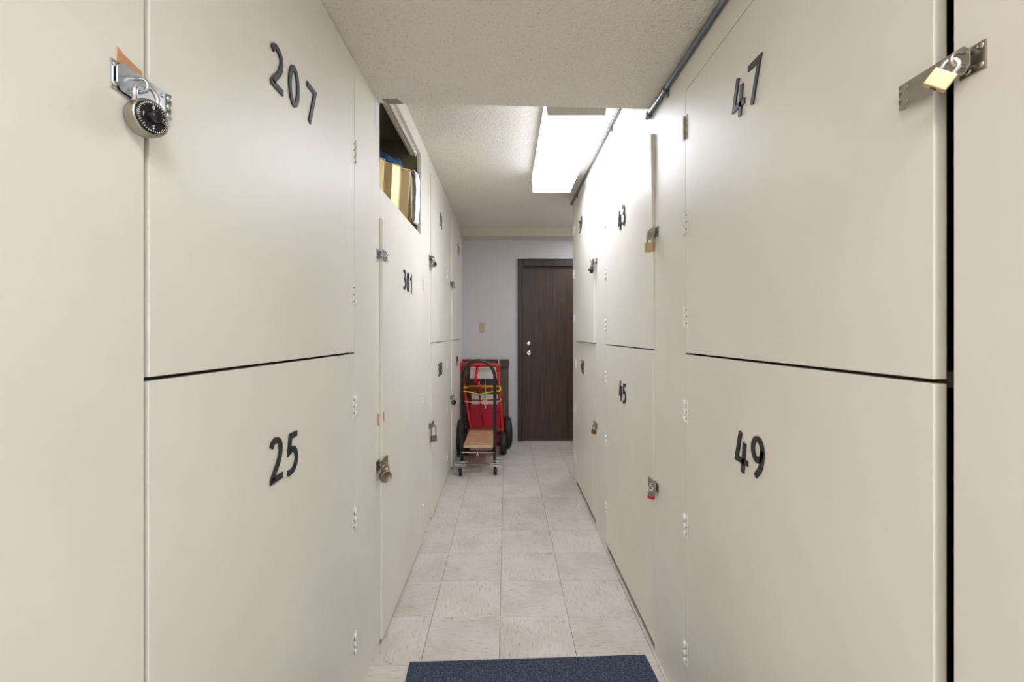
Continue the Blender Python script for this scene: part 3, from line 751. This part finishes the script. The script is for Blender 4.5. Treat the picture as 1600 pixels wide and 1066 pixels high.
# boxes stacked behind the truck
def crate(name, label, x0, x1, y0, y1, z0, z1, mt, cat='box'):
    o = thing(name, label, cat, ((x0+x1)/2, (y0+y1)/2, z0))
    MB().box((x0, y0, z0), (x1, y1, z1), None, .003).build('body', mt, o); return o
bx = crate('storage_box', 'crimson plastic box behind the red hand truck', -.402, -.06, 5.225, 5.40, .001, .472, M['crimson'])
MB().box((-.405, 5.222, .43), (-.057, 5.403, .4725), None, .002).build('lid', M['crimson'], bx)
wb = crate('carton', 'white carton on the crimson box', -.39, -.095, 5.24, 5.40, .474, .585, M['carton_white'])
MB().box((-.391, 5.2385, .50), (-.094, 5.2399, .508)).build('strip', M['string'], wb)
crate('carton', 'thin brown carton between two white boxes', -.41, -.08, 5.25, 5.40, .586, .69, M['cardboard'])
tb = crate('carton', 'white box with black lower band, topmost of the stack', -.408, -.075, 5.25, 5.40, .691, .885, M['carton_white'])
MB().box((-.4095, 5.2475, .691), (-.0735, 5.2495, .76)).build('band', M['carton_black'], tb, label='black band')
# brown board leaning on the wall
bd = thing('wooden_board', 'weathered brown wooden board leaning on the end wall', 'board', (-.24, 5.45, 0))
MB().hexa([(-.512, 5.43, .001), (.028, 5.43, .001), (.028, 5.45, .001), (-.512, 5.45, .001), (-.512, 5.472, .966), (.028, 5.472, .966), (.028, 5.492, .966), (-.512, 5.492, .966)]).build('panel', M['boardwood'], bd)
MB().hexa([(-.513, 5.456, .868), (.031, 5.456, .868), (.031, 5.4672, .868), (-.513, 5.4672, .868), (-.513, 5.459, .968), (.031, 5.459, .968), (.031, 5.4715, .968), (-.513, 5.4715, .968)]).build('batten', M['batten'], bd)
# cords
def cord(name, pts, r_, mt, label, Y, cat='cord'):
    p = smooth([atz(a, b_, Y+(q[0] if q else 0)) for a, b_, *q in pts], 6)
    o = MB().tube(p, r_, 8).build(name, mt, None, origin=p[0]); o['label'] = label; o['category'] = cat; return o
cord('bungee_cord', [(720, 606, .03), (722, 611, -.03), (735, 613, 0), (748, 616, -.02), (760, 614, 0), (774, 611.5, .0), (781, 611, -.02), (782, 607, .03), (778, 604, .09), (750, 606, .12), (735, 606.5, .1), (724, 606, 0)], .0065, M['bungee'], 'yellow-green bungee cord around the red hand truck', 5.04)
cord('cord', [(722, 607, .05), (726, 603.8, -.02), (745, 603.5, .0), (773, 603.2, .0), (780, 604, -.02), (781, 609, .0), (779, 612, .02)], .004, M['yellow'], 'thin yellow cord above the green bungee', 5.04)
cord('cord', [(757.6, 592, 0), (758.4, 605, -.01), (758.8, 616, -.02), (758.5, 627, 0)], .0035, M['yellow'], 'short vertical yellow cord over the black band', 5.05)
st = thing('rope', 'white rope knotted across the middle of the red hand truck', 'rope', atz(757, 630, 5.0))
MB().tube(smooth([atz(725, 627, 5.03), atz(738, 629, 5.0), atz(750, 629, 4.99), atz(757, 630, 4.98), atz(770, 628, 5.0), atz(781, 627, 5.0), atz(782.5, 623.5, 5.03)], 6), .004, 8).build('strand', M['string'], st)
kn = []
for k in range(60):
    a = k*.83
    kn.append(atz(757.5, 629, 4.97)+V(.020*math.cos(a)*(1+.5*math.sin(a*.37)), .008*math.sin(a*1.7), .02*math.sin(a*1.31)))
MB().tube(smooth(kn, 3), .003, 6).build('knot', M['string'], st)
MB().tube(smooth([atz(757, 632, 4.97), atz(759, 636, 4.96), atz(757.5, 639, 4.97)], 5), .004, 6).build('tail', M['string'], st)
o = MB().tube(smooth([(-.088, 5.452, .972), (-.092, 5.43, .93), (-.088, 5.43, .88), (-.083, 5.44, .8), (-.08, 5.44, .74)], 6), .004, 6)\
    .tube(smooth([(-.10, 5.448, .965), (-.085, 5.43, .94), (-.07, 5.44, .89)], 5), .0035, 6)\
    .tube(smooth([(-.07, 5.448, .968), (-.09, 5.43, .945), (-.10, 5.44, .90)], 5), .0035, 6).build('string', M['string'], None, origin=(-.088, 5.452, .972))
o['label'] = 'white string hanging over the top of the brown board'; o['category'] = 'string'
